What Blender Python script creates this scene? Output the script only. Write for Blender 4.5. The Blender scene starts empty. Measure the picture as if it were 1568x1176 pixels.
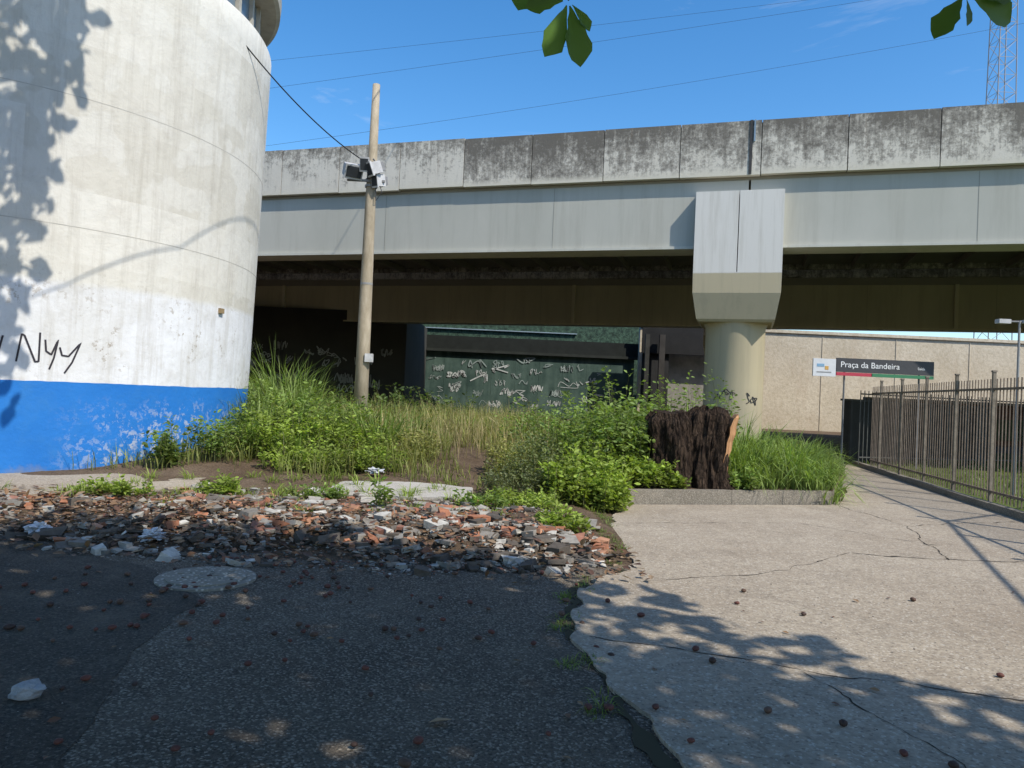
import bpy, math, random, bmesh
import numpy as np
from mathutils import Matrix, Vector, noise
random.seed(7); rng=np.random.default_rng(7)
S=bpy.context.scene
S.view_settings.view_transform='Standard'; S.view_settings.look='None'; S.view_settings.exposure=0

# ------------------------------------------------------------------ helpers
def ss(t): t=max(0.,min(1.,t)); return t*t*(3-2*t)
class MB:
    def __init__(s): s.v=[]; s.f=[]; s.c=[]
    def add(s,v,f,c=(1,1,1)):
        o=len(s.v); s.v.extend([tuple(p) for p in v]); s.f.extend([tuple(i+o for i in q) for q in f])
        s.c.extend([tuple(c)]*len(v))
    def box(s,x0,x1,y0,y1,z0,z1,c=(1,1,1),M=None):
        v=[Vector(p) for p in ((x0,y0,z0),(x1,y0,z0),(x1,y1,z0),(x0,y1,z0),(x0,y0,z1),(x1,y0,z1),(x1,y1,z1),(x0,y1,z1))]
        if M is not None: v=[M@p for p in v]
        s.add(v,[(0,3,2,1),(4,5,6,7),(0,1,5,4),(1,2,6,5),(2,3,7,6),(3,0,4,7)],c)
    def tube(s,pts,rad,n=8,c=(1,1,1),cap=True):
        pts=[Vector(p) for p in pts]
        if not hasattr(rad,'__len__'): rad=[rad]*len(pts)
        v=[];f=[]
        for i,p in enumerate(pts):
            d=(pts[min(i+1,len(pts)-1)]-pts[max(i-1,0)]).normalized()
            a=d.orthogonal().normalized() if i==0 else (pa-d*pa.dot(d)).normalized()
            pa=a; b=d.cross(a)
            for k in range(n):
                t=2*math.pi*k/n; v.append(p+(a*math.cos(t)+b*math.sin(t))*rad[i])
        for i in range(len(pts)-1):
            for k in range(n): f.append((i*n+k,i*n+(k+1)%n,(i+1)*n+(k+1)%n,(i+1)*n+k))
        if cap: f.append(tuple(range(n))[::-1]); f.append(tuple((len(pts)-1)*n+k for k in range(n)))
        s.add(v,f,c)
    def build(s,name,mat,smooth=False,parent=None,M=None):
        me=bpy.data.meshes.new(name); me.from_pydata(s.v,[],s.f); 
        at=me.color_attributes.new('Col','FLOAT_COLOR','POINT')
        a=np.ones((len(s.v),4),dtype=np.float32); a[:,:3]=np.array(s.c,dtype=np.float32).reshape(-1,3); at.data.foreach_set('color',a.ravel())
        me.polygons.foreach_set('use_smooth',[smooth]*len(me.polygons))
        me.update(); ob=bpy.data.objects.new(name,me); S.collection.objects.link(ob)
        if mat: me.materials.append(mat)
        if M is not None: ob.matrix_world=M
        if parent: ob.parent=parent
        return ob
def empty(name,M=None):
    e=bpy.data.objects.new(name,None); e.empty_display_size=.3; S.collection.objects.link(e)
    if M is not None: e.matrix_world=M
    return e

class NT:
    def __init__(s,name):
        s.m=bpy.data.materials.new(name); s.m.use_nodes=True; s.t=s.m.node_tree; s.n=s.t.nodes; s.l=s.t.links
        s.b=s.n['Principled BSDF']; s.tc=s.n.new('ShaderNodeTexCoord').outputs['Object']
    def put(s,sock,v):
        if isinstance(v,bpy.types.NodeSocket): s.l.new(v,sock)
        elif hasattr(v,'__len__') and len(v)==3 and sock.type=='RGBA': sock.default_value=(*v,1)
        else: sock.default_value=v
    def map(s,sc=(1,1,1),rot=(0,0,0)):
        n=s.n.new('ShaderNodeMapping'); s.l.new(s.tc,n.inputs[0]); n.inputs['Scale'].default_value=sc; n.inputs['Rotation'].default_value=rot; return n.outputs[0]
    def noise(s,scale,detail=5,rough=.6,vec=None,dist=0):
        n=s.n.new('ShaderNodeTexNoise'); s.l.new(vec or s.tc,n.inputs['Vector']); n.inputs['Scale'].default_value=scale; n.inputs['Detail'].default_value=detail; n.inputs['Roughness'].default_value=rough; n.inputs['Distortion'].default_value=dist; return n.outputs[0]
    def vor(s,scale,vec=None,feat='F1',out='Distance'):
        n=s.n.new('ShaderNodeTexVoronoi'); n.feature=feat; s.l.new(vec or s.tc,n.inputs['Vector']); n.inputs['Scale'].default_value=scale; return n.outputs[out]
    def ramp(s,fac,*st):
        n=s.n.new('ShaderNodeValToRGB'); s.l.new(fac,n.inputs[0]); e=n.color_ramp.elements
        while len(e)<len(st): e.new(.5)
        for i,(p,c) in enumerate(st):
            e[i].position=p; c=(c,c,c) if not hasattr(c,'__len__') else c; e[i].color=(*c,1)
        return n.outputs[0]
    def mix(s,fac,a,b,mode='MIX'):
        n=s.n.new('ShaderNodeMix'); n.data_type='RGBA'; n.blend_type=mode; s.put(n.inputs[0],fac); s.put(n.inputs[6],a); s.put(n.inputs[7],b); return n.outputs[2]
    def math(s,op,a,b=0,clamp=False):
        n=s.n.new('ShaderNodeMath'); n.operation=op; n.use_clamp=clamp; s.put(n.inputs[0],a); s.put(n.inputs[1],b); return n.outputs[0]
    def z(s,axis=2):
        n=s.n.new('ShaderNodeSeparateXYZ'); s.l.new(s.tc,n.inputs[0]); return n.outputs[axis]
    def attr(s):
        n=s.n.new('ShaderNodeAttribute'); n.attribute_name='Col'; return n.outputs['Color']
    def mr(s,v,a,b,c=0,d=1):
        n=s.n.new('ShaderNodeMapRange'); s.put(n.inputs[0],v); n.inputs[1].default_value=a;n.inputs[2].default_value=b;n.inputs[3].default_value=c;n.inputs[4].default_value=d; return n.outputs[0]
    def fin(s,col,rough=.85,bump=None,bs=.3,bd=.02,spec=.3):
        s.put(s.b.inputs['Base Color'],col); s.put(s.b.inputs['Roughness'],rough); s.b.inputs['Specular IOR Level'].default_value=spec
        if bump is not None:
            n=s.n.new('ShaderNodeBump'); s.l.new(bump,n.inputs['Height']); n.inputs['Strength'].default_value=bs; n.inputs['Distance'].default_value=bd; s.l.new(n.outputs[0],s.b.inputs['Normal'])
        return s.m

def m_attr(name,scale=6,amt=.35,rough=.8,bs=.4,bd=.02,spec=.3,metal=0):
    t=NT(name); n=t.noise(scale,5,.65); k=t.ramp(n,(.3,1-amt),(.7,1+0*amt))
    m=t.fin(t.mix(1,t.attr(),k,'MULTIPLY'),rough,n,bs,bd,spec); t.b.inputs['Metallic'].default_value=metal; return m
def m_leaf(name,trans=.35):
    t=NT(name); n=t.noise(1.3,2); c=t.mix(1,t.attr(),t.ramp(n,(.3,.75),(.7,1.2)),'MULTIPLY')
    t.fin(c,.5,None,spec=.3); tr=t.n.new('ShaderNodeBsdfTranslucent'); t.l.new(t.mix(1,c,(1.4,1.45,.6),'MULTIPLY'),tr.inputs[0])
    ms=t.n.new('ShaderNodeMixShader'); ms.inputs[0].default_value=trans; t.l.new(t.b.outputs[0],ms.inputs[1]); t.l.new(tr.outputs[0],ms.inputs[2]); t.l.new(ms.outputs[0],t.n['Material Output'].inputs[0]); return t.m

# materials
def mk_asphalt(name,base,agg):
    t=NT(name); big=t.noise(.5,5,.6); sp=t.vor(85,out='Color'); d=t.vor(85); fine=t.noise(60,3,.7)
    c=t.mix(t.ramp(big,(.35,0),(.7,1)),tuple(b*.75 for b in base),tuple(b*1.3 for b in base))
    sx=t.n.new('ShaderNodeSeparateColor'); t.l.new(sp,sx.inputs[0])
    c=t.mix(t.math('MULTIPLY',t.ramp(sx.outputs[0],(.66,0),(.95,1)),agg),c,(.38,.33,.26))
    c=t.mix(t.ramp(fine,(.35,.75),(.5,0)),c,(.03,.028,.025))
    st=t.noise(1.7,6,.7,dist=.6); c=t.mix(t.ramp(st,(.5,0),(.75,.55)),c,(.19,.16,.12))
    return t.fin(c,.95,t.math('ADD',t.math('MULTIPLY',d,.7),fine),.9,.014,.1)
M_asph=mk_asphalt('asphalt_coarse',(.135,.112,.086),.8); M_asph2=mk_asphalt('asphalt_smooth',(.09,.077,.062),.25)
def mk_conc(name,a,b,dark,sc=1.,bs=.3):
    t=NT(name); n=t.noise(.6*sc,7,.65); f=t.noise(22*sc,5,.75); s=t.noise(2.3*sc,6,.7,dist=.8)
    c=t.mix(t.ramp(n,(.3,0),(.7,1)),a,b); c=t.mix(t.ramp(s,(.5,0),(.8,.75)),c,dark)
    c=t.mix(t.ramp(f,(.42,.5),(.6,0)),c,dark)
    sp=t.vor(70*sc,out='Color'); sx=t.n.new('ShaderNodeSeparateColor'); t.l.new(sp,sx.inputs[0]); c=t.mix(t.ramp(sx.outputs[1],(.8,0),(.97,.6)),c,(.55,.5,.42)); c=t.mix(t.ramp(sx.outputs[0],(.85,0),(.97,.6)),c,(.14,.11,.085))
    return t.fin(c,.92,t.math('ADD',f,t.math('MULTIPLY',n,.5)),bs,.02,.2)
M_walk=mk_conc('sidewalk_concrete',(.33,.27,.20),(.45,.385,.295),(.20,.165,.125),1,.6)
M_kerb=mk_conc('kerb_concrete',(.20,.175,.14),(.28,.25,.205),(.08,.075,.06),2,.5)
M_slab=mk_conc('broken_slab',(.44,.41,.36),(.52,.49,.44),(.25,.23,.2),2,.5)
def mk_soil():
    t=NT('soil'); n=t.noise(1.1,6,.7); f=t.noise(25,5,.8)
    c=t.mix(t.ramp(n,(.35,0),(.65,1)),(.12,.08,.05),(.22,.16,.11)); c=t.mix(t.ramp(f,(.4,.7),(.6,0)),c,(.06,.045,.033))
    return t.fin(c,1,f,.8,.04,.1)
M_soil=mk_soil()
def mk_lawn():
    t=NT('lawn'); n=t.noise(1.5,6,.7); f=t.noise(40,4,.8)
    c=t.mix(t.ramp(n,(.35,0),(.65,1)),(.10,.14,.035),(.18,.21,.07)); c=t.mix(t.ramp(f,(.4,.6),(.6,0)),c,(.05,.07,.02)); return t.fin(c,1,f,.8,.05,.1)
M_lawn=mk_lawn()
# ------------------------------------------------------------------ sun / sky / camera
sv=Vector((.72,-.69,0)).normalized()*math.cos(math.radians(48)); sv.z=math.sin(math.radians(48))
sh=Vector((sv.x/sv.z,sv.y/sv.z,1))
sl=bpy.data.lights.new('sun','SUN'); sl.energy=5; sl.angle=math.radians(.5); sl.color=(1,.94,.84)
so=bpy.data.objects.new('sun',sl); S.collection.objects.link(so); so.rotation_euler=sv.to_track_quat('Z','Y').to_euler()
w=bpy.data.worlds.new('World'); S.world=w; w.use_nodes=True; wn=w.node_tree.nodes; wl=w.node_tree.links
bg=wn['Background']; sk=wn.new('ShaderNodeTexSky'); sk.sky_type='NISHITA'; sk.sun_disc=False; sk.sun_elevation=math.radians(48); sk.sun_rotation=math.atan2(sv.x,sv.y)
sk.air_density=1.0; sk.dust_density=.6; sk.ozone_density=1.6
tc=wn.new('ShaderNodeTexCoord'); mp=wn.new('ShaderNodeMapping'); mp.inputs['Scale'].default_value=(1.2,1.2,7); mp.inputs['Rotation'].default_value=(0.25,.1,.4)
wl.new(tc.outputs['Generated'],mp.inputs[0]); nz=wn.new('ShaderNodeTexNoise'); nz.inputs['Scale'].default_value=2.2; nz.inputs['Detail'].default_value=6; nz.inputs['Roughness'].default_value=.62; nz.inputs['Distortion'].default_value=.6
wl.new(mp.outputs[0],nz.inputs[0]); rp=wn.new('ShaderNodeValToRGB'); rp.color_ramp.elements[0].position=.59; rp.color_ramp.elements[0].color=(0,0,0,1); rp.color_ramp.elements[1].position=.85; rp.color_ramp.elements[1].color=(.5,.5,.5,1)
wl.new(nz.outputs[0],rp.inputs[0]); hs=wn.new('ShaderNodeHueSaturation'); hs.inputs['Hue'].default_value=.5; hs.inputs['Saturation'].default_value=1.36; hs.inputs['Value'].default_value=1.42; wl.new(sk.outputs[0],hs.inputs['Color'])
mx=wn.new('ShaderNodeMix'); mx.data_type='RGBA'; wl.new(rp.outputs[0],mx.inputs[0]); wl.new(hs.outputs[0],mx.inputs[6]); mx.inputs[7].default_value=(6,6.4,7,1)
wl.new(mx.outputs[2],bg.inputs[0]); bg.inputs[1].default_value=.15
cd=bpy.data.cameras.new('camera'); cd.lens=26.4; cd.sensor_width=36; cd.clip_end=2000; cd.clip_start=.05
co=bpy.data.objects.new('camera',cd); S.collection.objects.link(co)
Rm=Matrix.Rotation(math.radians(90.9),4,'X')@Matrix.Rotation(.045,4,'Z'); co.matrix_world=Matrix.Translation((0,0,1.6))@Rm; S.camera=co

# ------------------------------------------------------------------ ground
def gz(x,y):
    mx_=ss((1.6-x)/1.0)
    z=.12*ss((y-7.2)/1.2)*mx_+.42*ss((y-10.3)/5)*mx_*(1-ss((y-22)/6))
    if y>7.3 and x<1: z+=.05*noise.noise(Vector((x*1.1,y*1.1,0)))*mx_
    return z
PL=[(1.75,11.5),(5.42,12.62),(7.2,16),(8.5,20),(9,24),(.5,24),(1.0,11.6)]
def inpoly(x,y,P):
    r=False; j=len(P)-1
    for i in range(len(P)):
        if (P[i][1]>y)!=(P[j][1]>y) and x<(P[j][0]-P[i][0])*(y-P[i][1])/(P[j][1]-P[i][1])+P[i][0]: r=not r
        j=i
    return r
def vz(x,y): return max(gz(x,y),.24 if inpoly(x,y,PL) else -1)
xs=sorted(set([-900,-400,-150,-70,-40]+list(np.arange(-24,30,.3))+[34,45,70,150,400,900])); ys=sorted(set([-600,-200,-60,-20]+list(np.arange(-8,40,.3))+[45,55,75,120,250,600,1200]))
m=MB(); m.v=[(x,y,gz(x,y)) for y in ys for x in xs]; nx=len(xs); m.f=[(j*nx+i,j*nx+i+1,(j+1)*nx+i+1,(j+1)*nx+i) for j in range(len(ys)-1) for i in range(nx-1)]; m.c=[(1,1,1)]*len(m.v)
m.build('ground',M_soil,True)
def sheet(name,P,z,th,mat,parent=None):
    m=MB(); n=len(P); v=[(x,y,z) for x,y in P]+[(x,y,z-th) for x,y in P]
    m.add(v,[tuple(range(n))]+[(i+n,(i+1)%n+n,(i+1)%n,i) for i in range(n)]); return m.build(name,mat,parent=parent)
def rag(P,step=.18,amp=.05,seed=0):
    out=[]
    for a,b in zip(P[:-1],P[1:]):
        a=Vector(a);b=Vector(b);n=max(1,int((b-a).length/step))
        for i in range(n):
            p=a.lerp(b,i/n); q=Vector((noise.noise(Vector((p.x*3,p.y*3,seed))),noise.noise(Vector((p.x*3,p.y*3,seed+9)))))*amp*2; q+=Vector((noise.noise(Vector((p.x*11,p.y*11,seed))),noise.noise(Vector((p.x*11,p.y*11,seed+5)))))*amp*.7; p=p+q; out.append((p.x,p.y))
    out.append(P[-1]); return out
SW=.026
swL=[(1.75,11.45),(1.7,11.23),(1.39,9.88),(1.22,8.71),(1.31,8.17),(1.19,7.09),(.77,6.64),(.59,5.89),(.52,4.95),(.63,4.24),(.75,3.61),(.85,3.2),(1.2,2),(1.6,0),(1.9,-8)]
swLr=rag(swL,.07,.05,1)
sheet('road',[(-40,-8)]+[(1.95,-8)]+[(x+.12,y) for x,y in swLr[::-1] if y<7.3]+rag([(1.2,7.3),(-1,7.15),(-3,7.35),(-5,7.5),(-12,8.6)],.3,.1,4)+[(-40,9)],.004,.004,M_asph)
sheet('asphalt_patch',rag([(-1.2,2),(-1.75,3.06),(-2.15,4.38),(-2.2,5.5),(-2.9,6.3),(-4.5,7.2),(-9,8)],.1,.05,3)+[(-30,8),(-30,-7),(-.6,-7)],.009,.004,M_asph2)
sheet('sidewalk',swLr[::-1]+[(5.38,12.5),(6.6,14.6),(8.3,19),(8.9,22),(9.2,32),(11.5,32),(10.1,22),(8.42,14),(7.95,11.6),(6.75,5),(5.2,-4),(4.6,-8)],SW,.1,M_walk)
sheet('tower_pavement',[(-16,8.9)]+rag([(-8,8.7),(-6,9.0),(-4.9,9.5),(-4.4,10.4),(-4.6,12)],.2,.1,8)+[(-6,14),(-16,14)],.15,.12,M_walk)
def strip(mb,pts,w_,z0,z1,jit=0):
    for a,b in zip(pts[:-1],pts[1:]):
        a=Vector((*a,0));b=Vector((*b,0));L=(b-a).length;n=max(1,round(L/1.6));d=(b-a)/L; ang=math.atan2(d.y,d.x)
        for i in range(n):
            M=Matrix.Translation(a+d*(L*i/n))@Matrix.Rotation(ang,4,'Z')
            mb.box(.003,L/n-.003,0,w_,z0,z1+random.uniform(-jit,jit),M=M)
m=MB(); strip(m,[(5.2,-4),(6.75,5),(7.95,11.6),(8.42,14),(10.1,22),(11.4,32)][::-1],.13,0,.15,.01); m.build('fence_kerb',M_kerb)
m=MB(); strip(m,[(1.75,11.45),(5.42,12.58)],.13,0,.25,.006); strip(m,[(5.42,12.6),(7.2,16),(8.5,20),(9,24)],.13,0,.22,.01); m.build('planter_kerb',M_kerb)
sheet('planter_soil',PL,.24,.3,M_soil)
sheet('lawn',[(5.4,-4),(6.9,5),(8.1,11.6),(8.57,14),(10.25,22),(11.5,32),(60,32),(60,-4)],.1,.1,M_lawn)
m=MB(); P=rag([(-1.0,-.55),(.2,-.62),(1.0,-.45),(1.1,.3),(.3,.6),(-.9,.5),(-1.0,-.55)],.12,.05,6)[:-1]; n=len(P); m.add([(x,y,.03) for x,y in P]+[(x,y,-.06) for x,y in P],[tuple(range(n))]+[(i+n,(i+1)%n+n,(i+1)%n,i) for i in range(n)])
m.build('concrete_slab',M_slab,M=Matrix.Translation((-1.55,10.75,.17))@Matrix.Rotation(.1,4,'Z')@Matrix.Rotation(.05,4,'X'))
M_crk=NT('crack_dark').fin((.04,.033,.025),1)
M_moss=NT('crack_moss').fin((.05,.045,.025),1)
def ribbon(mb,pts,wd,z,seed=0,step=.08,amp=.04,c=(1,1,1)):
    P=rag(pts,step,amp,seed); v=[];f=[]
    for i,p in enumerate(P):
        a=Vector(P[max(i-1,0)]);b=Vector(P[min(i+1,len(P)-1)]);d=(b-a); d=d.normalized() if d.length>0 else Vector((1,0)); nn=Vector((-d.y,d.x)); ww=wd*(.2+2.2*abs(noise.noise(Vector((p[0]*5,p[1]*5,seed+3))))*1.6)
        v+=[(p[0]+nn.x*ww,p[1]+nn.y*ww,z),(p[0]-nn.x*ww,p[1]-nn.y*ww,z)]
    for i in range(len(P)-1): f.append((2*i,2*i+1,2*i+3,2*i+2))
    mb.add(v,f,c)
m=MB()
for i,(P,wd) in enumerate([([(3.87,8.34),(4.84,8.2),(6.6,8.35)],.014),([(3.87,8.34),(2.56,7.2),(1.2,6.6)],.005),([(5.5,12.4),(5.6,10.5),(4.84,8.2)],.006),([(.6,5.0),(1.8,4.6),(3.2,4.1),(5.5,3.6)],.004),([(1.8,4.6),(2.1,3.4),(2.0,2)],.0035),([(5.6,10.5),(6.3,10.9),(7.9,11.5)],.008),([(5.2,9.1),(4.0,10.4),(1.5,9.7)],.004),([(6.8,14.8),(8.5,14.9)],.01),([(8.0,18),(9.3,18)],.01)]): ribbon(m,P,wd,SW+.0025,i,.05)
m.build('pavement_crack',M_crk)
m=MB(); ribbon(m,[(x-.03,y) for x,y in swL[5:13]],.03,.0135,5,amp=.05); m.build('pavement_joint_moss',M_moss)
t=NT('manhole_iron'); f=t.vor(26,feat='F1'); n=t.noise(9,6,.7)
M_man=t.fin(t.mix(t.ramp(f,(.15,.0),(.4,1)),t.mix(n,(.62,.56,.47),(.46,.42,.35)),(.22,.2,.16)),.8,t.math('ADD',n,f),.7,.01)
m=MB(); 
def disc(mb,r,z0,z1,n=48,c=(1,1,1),M=None):
    v=[];
    for z in (z0,z1):
        for k in range(n): v.append(Vector((r*math.cos(2*math.pi*k/n),r*math.sin(2*math.pi*k/n),z)))
    if M is not None: v=[M@p for p in v]
    mb.add(v,[tuple(range(n))[::-1],tuple(range(n,2*n))]+[(k,(k+1)%n,n+(k+1)%n,n+k) for k in range(n)],c)
disc(m,.385,.0,.02); disc(m,.31,.02,.032)
for k in range(6):
    for j in range(1,4):
        a=k*math.pi/3+j*.3; r=.075*j; m.box(-.022,.022,-.01,.01,.03,.038,M=Matrix.Translation((r*math.cos(a),r*math.sin(a),0))@Matrix.Rotation(a,4,'Z'))
m.build('manhole_cover',M_man,M=Matrix.Translation((-2.4,6.1,.004)))

# ------------------------------------------------------------------ round tower building
TC=Vector((-9.9,14.55,0))
def TR(z): return 4.5+.02*z
t=NT('tower_paint'); Z=t.z(); X=t.z(0); Y=t.z(1); n1=t.noise(.55,5,.6); n2=t.noise(3,7,.7); n3=t.noise(9,6,.75); edge=t.math('ADD',Z,t.math('MULTIPLY',t.math('SUBTRACT',t.noise(2.2,2),.5),.05))
ang=t.math('ARCTAN2',Y,X); cb=t.n.new('ShaderNodeCombineXYZ'); t.put(cb.inputs[0],t.math('MULTIPLY',ang,4.5)); t.put(cb.inputs[1],Z)
br=t.n.new('ShaderNodeTexBrick'); t.l.new(cb.outputs[0],br.inputs[0]); br.inputs['Scale'].default_value=.5; br.inputs['Mortar Size'].default_value=.0; br.inputs['Color1'].default_value=(0,0,0,1); br.inputs['Color2'].default_value=(1,1,1,1); br.inputs['Brick Width'].default_value=.9; br.inputs['Row Height'].default_value=.55; br.offset=.37
up=t.mix(br.outputs[0],(.66,.64,.58),(.54,.515,.445)); up=t.mix(t.ramp(t.noise(1.6,3,.4),(.5,0),(.53,.6)),up,(.65,.635,.58))
lo=t.mix(t.ramp(n1,(.45,0),(.6,1)),(.70,.71,.73),(.62,.62,.61))
c=t.mix(t.mr(edge,2.95,3.05),lo,up)
c=t.mix(t.ramp(n2,(.48,0),(.8,.45)),c,(.40,.37,.32))
strk=t.noise(1.0,6,.75,t.map((5,5,.3))); c=t.mix(t.ramp(strk,(.5,0),(.72,.5)),c,(.36,.33,.27))
peel=t.math('MULTIPLY',t.ramp(n3,(.56,0),(.6,1)),t.ramp(t.noise(.8,3),(.5,0),(.62,1))); peel=t.math('MULTIPLY',peel,t.mr(Z,3.4,2.4)); c=t.mix(peel,c,(.33,.29,.24))
blue=t.mix(t.ramp(n1,(.3,0),(.7,1)),(.012,.14,.46),(.02,.18,.54)); blue=t.mix(t.ramp(n2,(.5,0),(.8,.4)),blue,(.05,.19,.4))
pb=t.math('MULTIPLY',t.ramp(n3,(.52,0),(.56,1)),t.math('MULTIPLY',t.mr(Z,1.35,.5),t.mr(X,3.0,4.2)),True); pb=t.math('MULTIPLY',pb,t.ramp(t.noise(1.7,3),(.4,0),(.52,1))); blue=t.mix(pb,blue,(.55,.55,.53))
blue=t.mix(t.mr(t.math('ADD',Z,t.math('MULTIPLY',n2,.5)),.5,.3),blue,(.2,.2,.19))
c=t.mix(t.ramp(t.math('SUBTRACT',edge,1.0),(.5,0),(.506,1)),blue,c)
M_tow=t.fin(c,.75,t.math('ADD',n2,t.math('MULTIPLY',n1,2)),.35,.05)
tw=empty('round_tower_building',Matrix.Translation(TC))
def ring(mb,zr,n=160,c=(1,1,1)):
    v=[];f=[]
    for z,r in zr:
        for k in range(n): a=2*math.pi*k/n; v.append((r*math.cos(a),r*math.sin(a),z))
    for i in range(len(zr)-1):
        for k in range(n): f.append((i*n+k,i*n+(k+1)%n,(i+1)*n+(k+1)%n,(i+1)*n+k))
    mb.add(v,f,c)
m=MB(); ring(m,[(-.2,TR(0))]+[(z,TR(z)) for z in (1,2,3,4,5,6,7,8,8.42)]+[(8.45,TR(8.4)-.02),(8.45,4.2)]); m.build('wall',M_tow,True,parent=tw)
m=MB(); ring(m,[(8.3,4.3),(9.5,4.3)]); t=NT('upper_drum'); m.build('upper_drum',t.fin(t.mix(t.ramp(t.noise(2),(.4,0),(.6,1)),(.42,.40,.34),(.5,.47,.4)),.8),True,parent=tw)
M_gl=NT('window_grey').fin((.13,.17,.2),.25,spec=.6); m=MB()
for k in range(40):
    M=Matrix.Rotation(k*2*math.pi/40,4,'Z'); m.box(4.29,4.34,-.27,.27,8.55,9.4,M=M)
m.build('windows',M_gl,parent=tw)
m=MB()
for k in range(40):
    M=Matrix.Rotation((k+.5)*2*math.pi/40,4,'Z'); m.box(4.3,4.42,-.05,.05,8.45,9.5,(.45,.43,.38),M=M)
ring(m,[(9.45,4.0),(9.45,4.72),(9.5,4.8),(9.75,4.82),(9.85,4.6),(10.2,3.0),(10.3,.1)],c=(.45,.42,.36)); m.build('roof',m_attr('roof_conc',3,.3),parent=tw)
m=MB()
for z in (3.85,5.8): ring(m,[(z-.006,TR(z)-.01),(z-.006,TR(z)+.002),(z+.006,TR(z)+.002),(z+.006,TR(z)-.01)],c=(.5,.48,.43))
m.build('joints',m_attr('joint_line',3,.3),parent=tw)
M_ink=NT('spray_black').fin((.03,.027,.035),.6)
def cyl_rib(mb,pts,wd):
    v=[];f=[]; P=[]
    for (a0,z0),(a1,z1) in zip(pts[:-1],pts[1:]):
        for i in range(6): P.append((a0+(a1-a0)*i/6,z0+(z1-z0)*i/6))
    P.append(pts[-1]); k=math.pi/180*4.55
    for i,(a,z) in enumerate(P):
        p=P[max(i-1,0)];q=P[min(i+1,len(P)-1)];d=Vector(((q[0]-p[0])*k,q[1]-p[1]));d=d.normalized() if d.length else Vector((1,0)); n_=Vector((-d.y,d.x))*wd
        for s_ in (1,-1):
            aa=math.radians(a)+s_*n_.x/4.55; zz=z+s_*n_.y; rr=(TR(zz)+.006); v.append((rr*math.cos(aa),rr*math.sin(aa),zz))
    for i in range(len(P)-1): f.append((2*i,2*i+1,2*i+3,2*i+2))
    mb.add(v,f)
def G(x,y): return (-53.6+(x-30)*.11,2.2-(y-510)*.0099)
m=MB()
for L in [[(-10,512),(-12,540),(-4,549),(4,545),(10,516)],[(30,553),(36,512),(40,514),(57,552),(62,551),(62,508)],[(70,518),(72,535),(80,540),(89,517),(84,545),(78,562)],[(92,528),(96,540),(106,541),(124,519),(112,550),(101,567)]]: cyl_rib(m,[G(*p) for p in L],.013)
m.build('graffiti',M_ink,parent=tw)
m=MB(); m.box(-.05,.05,-.06,.06,2.87,2.96,(.3,.22,.12),Matrix.Rotation(math.radians(-10),4,'Z')@Matrix.Translation((4.56,0,0))); m.build('junction_box',m_attr('jbox'),parent=tw)

# ------------------------------------------------------------------ viaducts
t=NT('parapet_concrete'); Z=t.z(); st=t.noise(1.0,6,.75,t.map((6,6,.5))); bl=t.noise(1.3,8,.8); bl2=t.noise(9,5,.8)
tp=t.mr(Z,8.1,9.5); mask=t.math('ADD',t.math('MULTIPLY',bl,1.2),t.math('MULTIPLY',tp,.28)); mask=t.math('ADD',mask,t.math('MULTIPLY',st,.6)); mask=t.math('ADD',mask,t.math('MULTIPLY',t.math('SUBTRACT',bl2,.5),.8))
sep=t.n.new('ShaderNodeSeparateColor'); t.l.new(t.attr(),sep.inputs[0]); mask=t.math('ADD',mask,t.math('SUBTRACT',t.math('MULTIPLY',sep.outputs[0],.34),.14))
mask=t.math('SUBTRACT',mask,.3)
c=t.mix(t.noise(1.2,3),(.54,.50,.42),(.68,.64,.55)); c=t.mix(t.ramp(mask,(.62,0),(.74,.5),(.92,.88)),c,(.08,.07,.058)); c=t.mix(t.ramp(st,(.5,0),(.75,.35)),c,(.25,.23,.19)); c=t.mix(t.mr(Z,8.2,8.02),c,(.6,.56,.46))
rs=t.noise(1.0,4,.6,t.map((2.2,2.2,.12))); c=t.mix(t.ramp(rs,(.64,0),(.74,.5)),c,(.27,.14,.06))
M_par=t.fin(c,.9,t.math('ADD',bl,bl2),.4,.02)
t=NT('girder_paint'); n=t.noise(.35,5,.6,t.map((1,1,.6))); st=t.noise(1,6,.7,t.map((3,3,.2)))
c=t.mix(t.ramp(n,(.35,0),(.65,1)),(.41,.405,.35),(.48,.47,.41)); c=t.mix(t.ramp(st,(.5,0),(.8,.5)),c,(.29,.27,.22)); c=t.mix(1,c,t.attr(),'MULTIPLY'); M_gir=t.fin(c,.75,n,.1,.02)
t=NT('pier_paint'); n=t.noise(1.2,6,.65); st=t.noise(1,6,.7,t.map((5,5,.3))); Z=t.z()
c=t.mix(t.mr(t.math('ADD',Z,t.math('MULTIPLY',n,.04)),5.25,5.28),(.46,.40,.27),(.64,.62,.57)); c=t.mix(t.ramp(st,(.48,0),(.8,.5)),c,(.29,.26,.19)); c=t.mix(t.math('MULTIPLY',t.mr(Z,2.2,.6),.5),c,(.24,.22,.17)); M_pier=t.fin(c,.8,n,.2,.02)
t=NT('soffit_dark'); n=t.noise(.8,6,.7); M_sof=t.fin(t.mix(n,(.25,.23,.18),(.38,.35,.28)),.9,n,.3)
BA=math.atan2(-.302,.953); BM=Matrix.Translation((6.3,20.6,0))@Matrix.Rotation(BA,4,'Z')
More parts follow.
